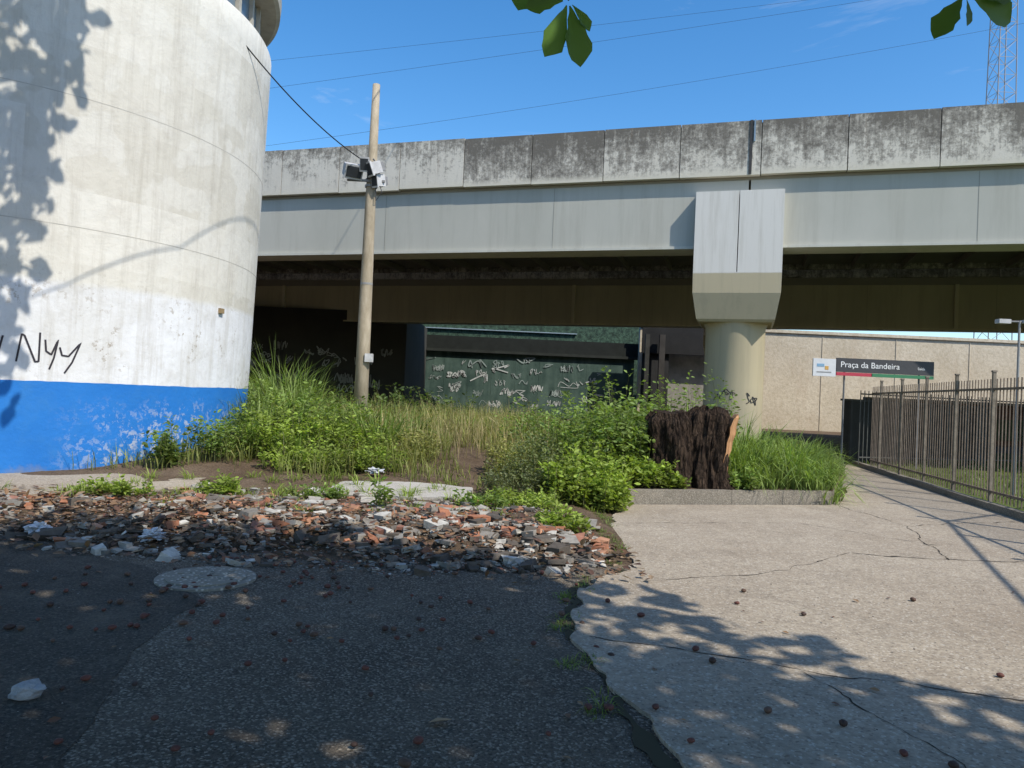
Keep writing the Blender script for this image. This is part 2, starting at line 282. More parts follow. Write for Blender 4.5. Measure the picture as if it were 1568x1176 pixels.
def piers(par,s_list,n0):
    for s0 in s_list:
        m=MB(); 
        for a,b in ((-1.17,-.012),(.012,1.17)): m.box(s0+a,s0+b,n0-.15,n0+2.6,5.27,7.52)
        v=[]
        for z,hw,y0,y1 in ((5.27,1.172,-.152,2.602),(4.7,1.165,-.12,2.55),(4.0,1.05,.08,2.3),(3.93,.98,.14,2.2)):
            v+=[(s0-hw,n0+y0,z),(s0+hw,n0+y0,z),(s0+hw,n0+y1,z),(s0-hw,n0+y1,z)]
        f=[]
        for i in range(3):
            for k in range(4): f.append((i*4+(k+1)%4,i*4+k,(i+1)*4+k,(i+1)*4+(k+1)%4))
        f+= [(0,1,2,3),(15,14,13,12)]; m.add(v,f)
        m.box(s0-.9,s0-.3,n0+.3,n0+2.2,7.52,8.05,(.3,.3,.3)); m.box(s0+.3,s0+.9,n0+.3,n0+2.2,7.52,8.05,(.3,.3,.3))
        m.build('pier_cap',M_pier,parent=par)
        m=MB(); v=[];f=[];N=48
        for z,r in ((-.3,.83),(3.8,.83),(3.95,.9)):
            for k in range(N): a=2*math.pi*k/N; v.append((s0+r*math.cos(a),n0+1.05+r*math.sin(a),z))
        for i in range(2):
            for k in range(N): f.append((i*N+k,i*N+(k+1)%N,(i+1)*N+(k+1)%N,(i+1)*N+k))
        m.add(v,f); m.build('pier_column',M_pier,True,parent=par)
def viaduct(name,n0,width,zp0,zp1,dark,rib=None,gc=(1,1,1),zb=6.06):
    e=empty(name,BM)
    m=MB(); s=-72.0; L=2.19
    while s<52:
        left=s<-9.2; st=random.uniform(-.15,.2) if left else random.uniform(.45,1.05); 
        if s>2: st=random.uniform(.25,.7)
        st=st*(1-dark)+dark; dz=random.uniform(-.02,.02)
        m.box(s+.012,s+L-.012,n0,n0+.18,zp0+dz,zp1+random.uniform(-.015,.015),(st,st,st)); s+=L
    m.box(-72,52,n0+.06,n0+.16,zp0+.1,zp1-.06,(1,1,1))
    m.box(-72,52,n0+width-.2,n0+width,zp0+.6,zp1,(.6,.6,.6)); m.build('parapet',M_par,parent=e)
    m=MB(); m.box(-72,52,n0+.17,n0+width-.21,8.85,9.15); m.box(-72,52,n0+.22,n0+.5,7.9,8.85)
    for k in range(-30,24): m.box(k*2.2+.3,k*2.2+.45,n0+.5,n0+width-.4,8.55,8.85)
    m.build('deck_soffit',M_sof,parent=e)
    m=MB()
    for a,b in ((-72,-.03),(.03,52)):
        m.box(a,b,n0+.2,n0+1.0,zb,7.89,gc); m.box(a,b,n0+.13,n0+1.1,zb-.08,zb,tuple(g*1.15 for g in gc))
    if rib:
        for r in rib: m.box(r-.08,r+.08,n0+.03,n0+.2,zb,7.9,tuple(g*1.2 for g in gc))
    for k in range(-12,9):
        if abs(k*5.6)>1: m.box(k*5.6-.008,k*5.6+.008,n0+.195,n0+.2,zb,7.88,tuple(g*.7 for g in gc))
    m.build('girder',M_gir,parent=e)
    return e
v1=viaduct('viaduct',0,18.8,8.0,9.5,0); piers(v1,(-.25,-32,32),0)
m=MB(); m.box(-.05,.03,-.02,.02,8.0,9.5,(.06,.06,.06)); m.box(.06,.10,-.04,-.0,8.9,9.5,(.25,.35,.45)); m.build('expansion_joint',m_attr('joint_rubber'),parent=v1)
v2=viaduct('viaduct',19.0,8.6,8.25,9.7,.5,rib=(-9.3,9.5,28,-28),gc=(1.35,1.25,.95),zb=5.78); piers(v2,(-1.05,-36,29.5),19.3)
def plane_tag(mb,x,y,z,w_,h_,n=1,wd=.02,c=(1,1,1),seedn=0,nrm=-.012):
    r=random.Random(seedn); cx=0; wild=r.random()<.6
    for k in range(n):
        P=[]; K=r.randint(4,7); lw=w_/n
        for i in range(K):
            if wild: P.append(Vector((cx+r.uniform(-.1,1.15)*lw,r.uniform(0,h_))))
            else: P.append(Vector((cx+lw*(.1+.9*i/(K-1))+r.uniform(-.35,.35)*lw,h_*((i%2)*.8+r.uniform(0,.25)))))
        if r.random()<.5: P.append(P[0])
        Q=[]
        for i in range(len(P)-1):
            for q in range(6):
                tt=q/6; p0=P[max(i-1,0)];p1=P[i];p2=P[i+1];p3=P[min(i+2,len(P)-1)]
                Q.append(.5*((2*p1)+(p2-p0)*tt+(2*p0-5*p1+4*p2-p3)*tt*tt+(3*p1-p0-3*p2+p3)*tt**3))
        v=[];f=[]
        for i,p in enumerate(Q):
            d=Q[min(i+1,len(Q)-1)]-Q[max(i-1,0)]; d=d.normalized() if d.length else Vector((1,0)); nn=Vector((-d.y,d.x))*wd
            for s_ in (1,-1):
                q=p+nn*s_; v.append(Vector((x+q.x,y+nrm-.0004*(k+1),z+q.y)))
        for i in range(len(Q)-1): f.append((2*i,2*i+1,2*i+3,2*i+2))
        mb.add(v,f,c); cx+=w_/n
m=MB(); plane_tag(m,-.75,.2,1.75,.6,.35,4,.010,(.04,.04,.04),seedn=4,nrm=0); plane_tag(m,.1,.2,1.6,.3,.4,2,.012,(.04,.04,.04),seedn=9,nrm=0)
m.v=[(x,1.05-math.sqrt(max(.02,.84**2-(x+.25)**2)),z) for x,y,z in m.v]; m.build('column_graffiti',m_attr('ink2'),parent=v1)

# ------------------------------------------------------------------ background under/behind
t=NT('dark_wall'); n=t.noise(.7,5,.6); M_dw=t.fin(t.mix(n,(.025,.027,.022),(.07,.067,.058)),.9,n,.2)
uw=empty('underpass_wall')
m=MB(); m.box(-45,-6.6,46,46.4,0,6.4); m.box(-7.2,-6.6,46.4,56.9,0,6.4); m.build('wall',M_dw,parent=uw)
m=MB()
for i in range(30): plane_tag(m,random.uniform(-18,-7.9),46,random.uniform(1.2,3.8),random.uniform(.7,1.3),random.uniform(.35,.7),random.randint(2,4),random.uniform(.02,.035),(.42,.44,.42),seedn=100+i,nrm=-.004-.002*i)
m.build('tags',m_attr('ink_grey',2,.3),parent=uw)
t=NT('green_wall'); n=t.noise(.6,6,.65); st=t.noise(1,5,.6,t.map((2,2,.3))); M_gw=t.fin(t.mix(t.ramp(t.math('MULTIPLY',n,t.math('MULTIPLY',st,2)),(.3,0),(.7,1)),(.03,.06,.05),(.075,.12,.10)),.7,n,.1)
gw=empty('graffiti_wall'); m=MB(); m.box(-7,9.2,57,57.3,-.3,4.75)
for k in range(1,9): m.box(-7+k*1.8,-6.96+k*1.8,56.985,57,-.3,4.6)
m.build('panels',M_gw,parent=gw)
m=MB()
for i in range(44):
    cc=random.choice([(.66,.68,.66),(.55,.58,.56),(.38,.44,.42),(.3,.36,.34)]); sz=random.choice([.7,1,1,1.6])
    plane_tag(m,-6+(i%9)*1.55+random.uniform(-.6,.6),57,.9+(i//9)*.75+random.uniform(-.4,.2),random.uniform(.6,1.1)*sz,random.uniform(.35,.6)*sz**.6,random.randint(1,4),random.uniform(.014,.032)*sz,cc,seedn=i,nrm=-.017-.0012*i)
m.build('tags',m_attr('ink_white',2,.3),parent=gw)
m=MB(); m.box(-9,11.5,56.85,57.5,4.75,5.95,(.016,.02,.017)); m.box(-9,11.5,56.7,56.85,4.75,4.95,(.03,.035,.03)); m.build('canopy_shade_fascia',m_attr('canopy_shade_m',2,.4))  # near-black fascia: the canopy's shadow band is put into its colour
t=NT('ivy_green'); n=t.noise(3,6,.8); M_ivy=t.fin(t.mix(t.ramp(n,(.42,0),(.6,1)),(.015,.03,.02),(.06,.11,.07)),.8,n,.6,.1)
m=MB(); m.box(-30,11.5,60,60.5,0,9.0); m.build('station_building',M_ivy)
m=MB()
for z,a,b in ((6.08,-7,10.9),(6.72,-8,5)): m.box(a,b,59.8,59.96,z,z+.07,(.3,.38,.42))
m.build('station_gutter',m_attr('gutter'))
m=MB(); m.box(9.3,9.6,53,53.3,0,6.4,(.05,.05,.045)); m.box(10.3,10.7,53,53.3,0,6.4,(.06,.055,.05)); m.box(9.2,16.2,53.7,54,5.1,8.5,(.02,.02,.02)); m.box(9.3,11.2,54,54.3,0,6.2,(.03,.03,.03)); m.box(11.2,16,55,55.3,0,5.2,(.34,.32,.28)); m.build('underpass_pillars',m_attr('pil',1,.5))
t=NT('cream_stone'); n=t.noise(.35,6,.7); f=t.noise(4,6,.8); st=t.noise(1,5,.7,t.map((.6,.6,.12)))
c=t.mix(t.ramp(n,(.35,0),(.65,1)),(.50,.43,.32),(.62,.55,.43)); c=t.mix(t.ramp(f,(.4,.5),(.55,0)),c,(.36,.3,.2)); c=t.mix(t.ramp(st,(.55,0),(.75,.5)),c,(.38,.28,.19)); M_cs=t.fin(c,.95,t.math('ADD',f,n),.4,.1)
m=MB(); m.box(9.4,60,56,56.6,0,7.2); m.box(9.4,60,55.85,56.7,7.2,7.42)
for k in range(9): m.box(12+k*5.5,12.06+k*5.5,55.96,56,0,7.1)
m.build('station_retaining_wall',M_cs)
m=MB(); m.box(20.3,60,43,43.3,0,2.3,(.16,.08,.055)); m.box(24,34,42.95,42.99,.3,1.5,(.07,.10,.05)); m.box(20.3,60,42.9,43.4,2.3,2.45,(.3,.28,.25)); m.build('shaded_low_wall',m_attr('lowwall',.6,.6))  # reddish lower station wall, colour darkened to hold the shade on it

# ------------------------------------------------------------------ utility pole
pe=empty('utility_pole',Matrix.Translation((-3.6,18,0)))
m=MB(); m.tube([(0,0,0),(0,0,3),(0,0,6),(.01,0,8.95)],[.175,.155,.125,.088],20)
t=NT('pole_concrete'); n=t.noise(3,6,.7,t.map((2,2,.6))); f=t.noise(30,4,.7); M_pole=t.fin(t.mix(t.ramp(n,(.35,0),(.65,1)),(.27,.225,.155),(.42,.36,.27)),.9,f,.5,.01)
m.build('shaft',M_pole,True,parent=pe)
m=MB(); 
for z in (4.1,6.45,6.95): m.tube([(0,0,z),(0,0,z+.05)],.15,16,(.3,.3,.3))
m.box(-.55,.35,-.17,-.12,6.55,6.6,(.25,.25,.25)); m.tube([(-.1,-.15,6.6),(.2,-.2,6.9),(.05,-.15,7.1)],.02,6,(.1,.1,.1))
def lamp(mb,x,y,z,w_,yaw,pit,c):
    M=Matrix.Translation((x,y,z))@Matrix.Rotation(yaw,4,'Z')@Matrix.Rotation(pit,4,'X')
    mb.box(-w_,w_,-.16,.1,-.14,.14,c,M); mb.box(-w_*.8,w_*.8,.1,.2,-.1,.1,(.25,.25,.25),M); mb.box(-w_*1.08,w_*1.08,-.19,-.14,-.17,.17,(.55,.55,.55),M); mb.box(-w_*.9,w_*.9,-.2,-.186,-.13,.13,(.04,.045,.05),M)
lamp(m,-.43,-.2,6.8,.2,.5,.5,(.5,.5,.5)); lamp(m,.14,-.28,6.85,.12,-.9,.4,(.5,.5,.5)); lamp(m,.22,-.1,6.6,.09,-.6,.2,(.6,.6,.6)); lamp(m,-.13,-.2,6.95,.1,.1,.3,(.35,.35,.35))
m.box(.08,.26,-.2,-.06,2.25,2.45,(.6,.6,.6))
m.tube([(.1,-.15,6.9),(.3,-.2,6.3),(.16,-.16,6.1),(.13,-.14,6.5)],.012,6,(.08,.08,.08))
m.build('floodlights',m_attr('lamp_metal',8,.3,.5),parent=pe)
M_cab=NT('cable_black').fin((.02,.02,.02),.6)
def cable(name,pts,r,sag=0,n=24):
    m=MB(); P=[]
    for a,b in zip(pts[:-1],pts[1:]):
        a=Vector(a);b=Vector(b)
        for i in range(n): q=a.lerp(b,i/n); q.z-=sag*4*(i/n)*(1-i/n); P.append(q)
    P.append(Vector(pts[-1])); m.tube(P,r,6); return m.build(name,M_cab)
cable('service_cable',[(-5.7,13.0,8.45),(-3.7,17.85,7.0)],.013,.3)
cable('power_line',[(-60,60,18.5),(75,60,45)],.010,1.0); cable('power_line',[(-60,62,15),(75,62,43)],.010,2); cable('power_line',[(-60,64,24),(75,64,46)],.010,1)
cable('overhead_cable',[(-8,3,5.5),(-3.1,7.7,8.6),(-1.85,9.0,9.8),(-1.2,12.1,11.3),(1,36,22),(6,90,60)],.013,0,8)
cable('telephone_cable',[(16,12,5.6),(9.8,8.1,5),(8.25,4.8,4.9),(7.6,3.1,5.0),(6.5,-8,6.5)],.028,0,10)

# ------------------------------------------------------------------ lattice mast
m=MB(); H=52
def hw(z): return 1.35-.55*z/H
zz=0; corners=[(-1,-1),(1,-1),(1,1),(-1,1)]
for cx,cy in corners: m.tube([(cx*hw(0),cy*hw(0),0),(cx*hw(H),cy*hw(H),H)],.06,5,(.35,.35,.35))
while zz<H-1.5:
    z2=zz+1.9
    for i in range(4):
        a=corners[i];b=corners[(i+1)%4]
        m.tube([(a[0]*hw(zz),a[1]*hw(zz),zz),(b[0]*hw(z2),b[1]*hw(z2),z2)],.03,4,(.4,.4,.4)); m.tube([(a[0]*hw(zz),a[1]*hw(zz),zz),(b[0]*hw(zz),b[1]*hw(zz),zz)],.025,4,(.4,.4,.4))
    zz=z2
m.build('lattice_mast',m_attr('galv',1,.2,.6),M=Matrix.Translation((51.0,80,0)))

# ------------------------------------------------------------------ fence
m=MB(); A=[(5.6,-2.5),(6.95,5.2),(8.2,11.6),(9.75,20.3)]
fc=(.24,.185,.14)
def along(P,step):
    out=[];acc=0
    for a,b in zip(P[:-1],P[1:]):
        a=Vector(a);b=Vector(b);L=(b-a).length;d=(b-a)/L;s=acc
        while s<L: out.append((a+d*s,d)); s+=step
        acc=s-L
    return out
for p,d in along(A,.125):
    c=random.uniform(.7,1.15); m.box(-.008,.008,-.008,.008,.15,2.28,tuple(q*c for q in fc),Matrix.Translation((p.x,p.y,0))@Matrix.Rotation(math.atan2(d.y,d.x),4,'Z'))
for p,d in along(A,1.6):
    M=Matrix.Translation((p.x,p.y,0))@Matrix.Rotation(math.atan2(d.y,d.x),4,'Z'); m.box(-.03,.03,-.025,.025,0,2.4,(.26,.22,.17),M); m.box(-.04,.04,-.035,.035,2.4,2.43,(.3,.25,.2),M)
for a,b in zip(A[:-1],A[1:]):
    for z in (.3,2.1): 
        L=(Vector(b)-Vector(a)).length; M=Matrix.Translation((*a,0))@Matrix.Rotation(math.atan2(b[1]-a[1],b[0]-a[0]),4,'Z'); m.box(0,L,-.017,.017,z-.02,z+.02,fc,M)
m.build('metal_fence',m_attr('fence_rust',7,.5,.7))
m=MB(); A=[(9.9,21.3),(17,23.5)]
for p,d in along(A,.14): m.box(-.01,.01,-.01,.01,.1,2.2,(.1,.1,.09),Matrix.Translation((p.x,p.y,0)))
for z in (.3,2.1): m.tube([(9.9,21.3,z),(17,23.5,z)],.02,6,(.1,.1,.09))
m.build('metal_fence',m_attr('fence_dark',7,.4,.7))
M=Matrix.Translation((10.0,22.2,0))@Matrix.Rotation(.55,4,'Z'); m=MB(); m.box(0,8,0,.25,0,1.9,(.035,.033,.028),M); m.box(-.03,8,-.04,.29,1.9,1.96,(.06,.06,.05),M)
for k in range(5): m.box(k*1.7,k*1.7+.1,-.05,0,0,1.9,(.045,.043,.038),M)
m.build('shaded_wall',m_attr('wall_shade_dark',4,.3))  # wall behind the fence, its shade put into the dark colour
se=empty('station_sign',Matrix.Translation((8.2,20.5,0)))
m=MB(); m.box(0,.62,0,.06,2.52,3.0,(.62,.63,.64)); m.box(.1,.3,-.006,0,2.78,2.86,(.2,.35,.5)); m.box(.32,.42,-.006,0,2.7,2.8,(.6,.35,.1)); m.box(.1,.5,-.006,0,2.62,2.65,(.3,.3,.3))
m.box(.64,3.3,0,.06,2.66,3.04,(.06,.06,.065)); m.box(.64,1.6,.0,.055,2.56,2.65,(.45,.05,.08)); m.box(1.62,3.3,.0,.055,2.56,2.65,(.05,.2,.1))
m.build('boards',m_attr('signpaint',4,.1,.5),parent=se)
m=MB()
for x in (.9,2.95): m.tube([(x,.1,0),(x,.1,3.0)],.025,10,(.2,.2,.2))
m.build('posts',m_attr('signpost'),parent=se)
tm=NT('sign_white').fin((.75,.75,.75),.5)
for txt,sz,x,z in (('Praça da Bandeira',.225,.74,2.79),('Saída',.1,2.85,2.8)):
    cu=bpy.data.curves.new('lettering','FONT'); cu.body=txt; cu.size=sz; cu.extrude=.002; cu.materials.append(tm); o=bpy.data.objects.new('lettering',cu); S.collection.objects.link(o); o.parent=se; o.location=(x,-.006,z); o.rotation_euler=(math.pi/2,0,0)
le=empty('street_lamp',Matrix.Translation((9.42,14,0)))
m=MB(); m.tube([(0,0,0),(0,0,3.42)],[.03,.02],10,(.3,.3,.3)); m.tube([(-.35,0,3.4),(.4,0,3.42)],.015,6,(.25,.25,.25)); m.box(-.42,-.2,-.07,.07,3.36,3.44,(.5,.5,.5)); m.box(.05,.4,-.07,.07,3.38,3.44,(.5,.5,.5)); m.build('post_and_heads',m_attr('lampgrey',5,.2,.5),parent=le)

# ------------------------------------------------------------------ stump
t=NT('bark'); n=t.noise(3,7,.8,t.map((5,5,1.3)),.5); f=t.noise(11,6,.8,t.map((2,2,1.1))); vv=t.vor(9,t.map((1.6,1.6,.6)),'DISTANCE_TO_EDGE')
c=t.mix(t.ramp(n,(.4,0),(.6,1)),(.02,.013,.010),(.11,.075,.052)); c=t.mix(t.ramp(vv,(0,.8),(.12,0)),c,(.012,.009,.007)); M_bark=t.fin(c,.95,t.math('ADD',t.math('ADD',n,f),vv),1.,.08,.15)
t=NT('cut_wood'); n=t.noise(3,5,.7,t.map((6,6,.5))); M_wood=t.fin(t.mix(t.ramp(n,(.4,0),(.6,1)),(.26,.13,.055),(.50,.28,.14)),.8,n,.5,.02)
STX,STY=3.02,12.48
se=empty('tree_stump',Matrix.Translation((STX,STY,.2)))
def lobe(mb,cx,cy,r0,h,seed,lx=0):
    N=110;K=30;v=[];f=[]
    for j in range(K+1):
        z=h*j/K
        for k in range(N):
            a=2*math.pi*k/N; ca,sa=math.cos(a),math.sin(a)
            fl=1+.4*math.exp(-z*5)*(.6+.5*math.cos(4*a+seed))+.08*math.sin(math.pi*z/h)-.22*ss((z-h+.16)/.16)
            rr=r0*fl*(1+.10*math.sin(2*a+seed)+.06*math.sin(5*a+seed*2+z*1.5))
            rr+=.075*noise.noise(Vector((ca*3+seed,sa*3,z*2.2)))+.045*noise.noise(Vector((ca*9+seed,sa*9,z*4)))+.02*noise.noise(Vector((ca*22+seed,sa*22,z*9)))
            zt=z+.12*ss((z-h*.6)/(h*.4))*noise.noise(Vector((ca*1.6,sa*1.6,seed)))+.03*noise.noise(Vector((ca*7,sa*7,seed)))*(j>K-3)
            v.append((cx+rr*ca+.05*math.sin(z*2.6+seed)+lx*z,cy+rr*sa,zt))
    for j in range(K):
        for k in range(N): f.append((j*N+k,j*N+(k+1)%N,(j+1)*N+(k+1)%N,(j+1)*N+k))
    o=len(v); v.append((cx+lx*h,cy,h+.01)); f+=[(K*N+k,K*N+(k+1)%N,o) for k in range(N)]
    mb.add(v,f)
m=MB(); lobe(m,-.25,.02,.37,1.24,1.,-.03); lobe(m,.22,-.02,.32,1.3,2.6,.05); lobe(m,0.0,.28,.42,1.26,4.); m.build('trunk',M_bark,parent=se)
m=MB(); v=[];f=[]
prof=[(-.1,.58,.10),(.05,.54,.09),(.15,.51,.07),(.25,.49,.06),(.38,.5,.05),(.5,.5,.055),(.65,.54,.05),(.8,.56,.065),(.93,.60,.06),(1.05,.61,.075),(1.2,.65,.05),(1.26,.68,.02)]
for z,xo,wv in prof:
    q=.015*math.sin(z*23); v+=[(xo-wv,-.33+q,z),(xo+wv+q,-.22,z+.01),(xo+wv*.8,-.02,z),(xo-wv,-.1,z)]
n=len(prof)
for j in range(n-1):
    for k in range(4): f.append((j*4+k,j*4+(k+1)%4,(j+1)*4+(k+1)%4,(j+1)*4+k))
f+=[(n*4-4,n*4-3,n*4-2,n*4-1)]; m.add(v,f); m.build('split_wood',M_wood,False,parent=se)

# ------------------------------------------------------------------ vegetation generators (numpy)
def np_mesh(name,V,F4,F3,C,mat,smooth=False):
    me=bpy.data.meshes.new(name); nv=len(V); me.vertices.add(nv); me.vertices.foreach_set('co',V.astype(np.float32).ravel())
    loops=np.concatenate([F4.ravel(),F3.ravel()]).astype(np.int32); n4,n3=len(F4),len(F3)
    me.loops.add(len(loops)); me.loops.foreach_set('vertex_index',loops); me.polygons.add(n4+n3)
    me.polygons.foreach_set('loop_start',np.concatenate([np.arange(n4)*4,n4*4+np.arange(n3)*3]).astype(np.int32))
    me.update(calc_edges=True); me.validate(); me.polygons.foreach_set('use_smooth',[smooth]*len(me.polygons))
    at=me.color_attributes.new('Col','FLOAT_COLOR','POINT'); a=np.ones((nv,4),dtype=np.float32); a[:,:3]=C; at.data.foreach_set('color',a.ravel())
    me.materials.append(mat); ob=bpy.data.objects.new(name,me); S.collection.objects.link(ob); return ob
class Acc:
    def __init__(s): s.V=[];s.F4=[];s.F3=[];s.C=[];s.n=0
    def blades(s,P,L,W,az,lean,col,curl=1.3):
        N=len(P); lv=np.array([0,.35,.72,1.0]); wl=np.array([.8,1,.65,0])
        d=np.stack([np.cos(az),np.sin(az)],1); side=np.stack([-np.sin(az+rng.normal(0,.6,N)),np.cos(az),np.zeros(N)],1)
        vs=[]
        for i in range(4):
            t=lv[i]; h=L*t; hor=L*lean*t**2; dz=h*np.sqrt(np.clip(1-(lean*t)**2*.6,.1,1))-L*curl*lean**2*t**3*.35
            c=np.concatenate([P[:,:2]+d*hor[:,None],(P[:,2]+dz)[:,None]],1)
            if i<3: vs+= [c-side*(W*wl[i]*.5)[:,None],c+side*(W*wl[i]*.5)[:,None]]
            else: vs.append(c)
        V=np.stack(vs,1).reshape(-1,3); b=(np.arange(N)*7)[:,None]+s.n
        s.V.append(V); s.F4.append(np.concatenate([b+np.array([0,1,3,2]),b+np.array([2,3,5,4])])); s.F3.append(b+np.array([4,5,6]))
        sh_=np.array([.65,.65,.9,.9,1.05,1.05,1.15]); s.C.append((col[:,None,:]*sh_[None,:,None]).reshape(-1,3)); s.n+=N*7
    def leaves(s,P,size,asp,col,up=.5,D=None):
        N=len(P)
        if D is None:
            D=rng.normal(0,1,(N,3)); D[:,2]*=.5
        D/=np.linalg.norm(D,axis=1)[:,None]
        Nn=rng.normal(0,1,(N,3)); Nn[:,2]+=up*3; Sd=np.cross(D,Nn); Sd/=np.linalg.norm(Sd,axis=1)[:,None]+1e-6; U=np.cross(Sd,D)
        sz=size[:,None]; a=P; m1=P+D*sz*.45+Sd*sz*asp*.5+U*sz*.06; m2=P+D*sz*.45-Sd*sz*asp*.5+U*sz*.06; tip=P+D*sz-U*sz*.05; k1=P+D*sz*.78+Sd*sz*asp*.36; k2=P+D*sz*.78-Sd*sz*asp*.36
        V=np.stack([a,m1,k1,tip,k2,m2],1).reshape(-1,3); b=(np.arange(N)*6)[:,None]+s.n
        s.V.append(V); s.F4.append(np.concatenate([b+np.array([0,1,2,3]),b+np.array([0,3,4,5])])); s.C.append(np.repeat(col,6,axis=0)); s.n+=N*6
    def build(s,name,mat,smooth=False):
        F3=np.concatenate(s.F3) if s.F3 else np.zeros((0,3),int); return np_mesh(name,np.concatenate(s.V),np.concatenate(s.F4),F3,np.concatenate(s.C),mat,smooth)
M_leaf=m_leaf('leaf_foliage',.4); M_grass=m_leaf('grass_blades',.38)
def cols(N,base,var=.25,yel=.15):
    b=np.array(base)[None,:]*(1+rng.normal(0,var,(N,1))).clip(.4,1.8); y=rng.random((N,1))*yel; return (b*(1-y)+np.array([[.30,.26,.09]])*y).clip(0.005,1)
def zs(P): return np.array([vz(x,y) for x,y in P])
def scatter(x0,x1,y0,y1,N,test=None):
    P=np.stack([rng.uniform(x0,x1,N),rng.uniform(y0,y1,N)],1)
    ok=((P[:,0]+9.9)**2+(P[:,1]-14.55)**2>4.6**2)&((P[:,0]-STX)**2+(P[:,1]-STY)**2>.5**2)
    if test is not None: ok&=np.array([test(x,y) for x,y in P])
    return P[ok]
def grassfield(acc,P,h,hv,w_,base,lean=.45,var=.25,yel=.2):
    N=len(P); z=zs(P); P3=np.concatenate([P,z[:,None]],1); L=np.abs(h*(1+rng.normal(0,hv,N)))
    acc.blades(P3,L,np.full(N,w_)*rng.uniform(.6,1.3,N),rng.uniform(0,6.283,N),np.abs(rng.normal(lean,.22,N)).clip(.05,1.05),cols(N,base,var,yel))
def clump(acc,x,y,r,N,L,w_,base,lean=.7,yel=.15):
    a=rng.uniform(0,6.283,N); rr=r*np.sqrt(rng.random(N)); P=np.stack([x+rr*np.cos(a),y+rr*np.sin(a)],1); z=zs(P); P3=np.concatenate([P,z[:,None]],1)
    acc.blades(P3,L*rng.uniform(.55,1.15,N),w_*rng.uniform(.6,1.3,N),a+rng.normal(0,.5,N),np.abs(rng.normal(lean,.25,N)).clip(.05,1.15),cols(N,base,.25,yel))
def herbs(acc,stems,P,h,hv,nl,ls,base,asp=.55,spread=.16,yel=.1,var=.25):
    N=len(P); z=zs(P); H=np.abs(h*(1+rng.normal(0,hv,N))).clip(.08,3); az=rng.uniform(0,6.283,N); ln=np.abs(rng.normal(.18,.12,N))
    PP=np.repeat(np.concatenate([P,z[:,None]],1),nl,axis=0); Hh=np.repeat(H,nl); t=rng.uniform(.12,1,N*nl)**.8; A=np.repeat(az,nl); Ln=np.repeat(ln,nl)
    PP=PP+np.stack([np.cos(A)*Ln*Hh*t,np.sin(A)*Ln*Hh*t,Hh*t],1)
    a2=rng.uniform(0,6.283,N*nl); rad=spread*rng.random(N*nl)*(1.25-t)*Hh.clip(.4,1.3); PP[:,0]+=np.cos(a2)*rad; PP[:,1]+=np.sin(a2)*rad
    D=np.stack([np.cos(a2),np.sin(a2),rng.normal(.25,.4,N*nl)],1)
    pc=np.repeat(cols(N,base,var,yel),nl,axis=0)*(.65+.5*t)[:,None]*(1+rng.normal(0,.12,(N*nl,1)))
    acc.leaves(PP,ls*rng.uniform(.5,1.3,N*nl),asp,pc.clip(.004,1),.6,D)
    P3=np.concatenate([P,z[:,None]],1); stems.blades(P3,H*1.02,np.full(N,.012),az,ln.clip(.02,.8),cols(N,(.12,.13,.055),.2,.2))

LIME=(.23,.31,.055); GRN=(.155,.23,.055); DEEP=(.08,.13,.035); YEL=(.29,.29,.10); TAN=(.44,.36,.19)
G1=Acc(); Lf=Acc()
front=lambda x,y: y>(11.7 if x<-.5 else 10.4)+.35*math.sin(x*2.3)+.25*math.sin(x*5.1)
P=scatter(-6.6,1.8,11.2,25,20000,lambda x,y: front(x,y) and noise.noise(Vector((x*.9,y*.6,5)))>-.22-.2*ss((y-15)/3) and not (abs(x+.75-.25*math.sin(y*1.1))<.25+.12*math.sin(y*3) and y<15.0 and random.random()<.93)); 
hh=np.array([.3+.27*ss((y-12.5)/5)+.22*abs(noise.noise(Vector((x*.8,y*.8,3)))) for x,y in P]); hh*=np.array([1-.6*ss(1-abs(x+.7)/1.0)*ss((19-y)/4) for x,y in P])
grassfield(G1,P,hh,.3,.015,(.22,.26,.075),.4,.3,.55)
P=scatter(-3.2,2,13.5,23,3000); grassfield(G1,P,np.full(len(P),.58),.3,.01,TAN,.3,.2,0)
P=scatter(-6,3,19,25,1800); grassfield(G1,P,np.full(len(P),.62),.3,.012,TAN,.25,.2,.1)
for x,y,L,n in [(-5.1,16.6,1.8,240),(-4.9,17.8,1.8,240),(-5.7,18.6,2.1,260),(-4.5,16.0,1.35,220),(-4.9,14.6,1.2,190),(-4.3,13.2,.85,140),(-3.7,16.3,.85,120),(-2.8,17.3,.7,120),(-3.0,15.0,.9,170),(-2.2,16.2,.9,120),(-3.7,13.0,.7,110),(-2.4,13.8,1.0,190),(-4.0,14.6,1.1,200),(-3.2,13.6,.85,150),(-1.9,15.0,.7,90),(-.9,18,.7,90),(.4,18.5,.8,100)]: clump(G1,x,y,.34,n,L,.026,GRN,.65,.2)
for x,y in [(-5,17),(-3.2,16.6),(-2.6,15.5),(.2,17),(-4.2,15)]: clump(G1,x,y,.4,60,1.0,.02,TAN,.8,0)
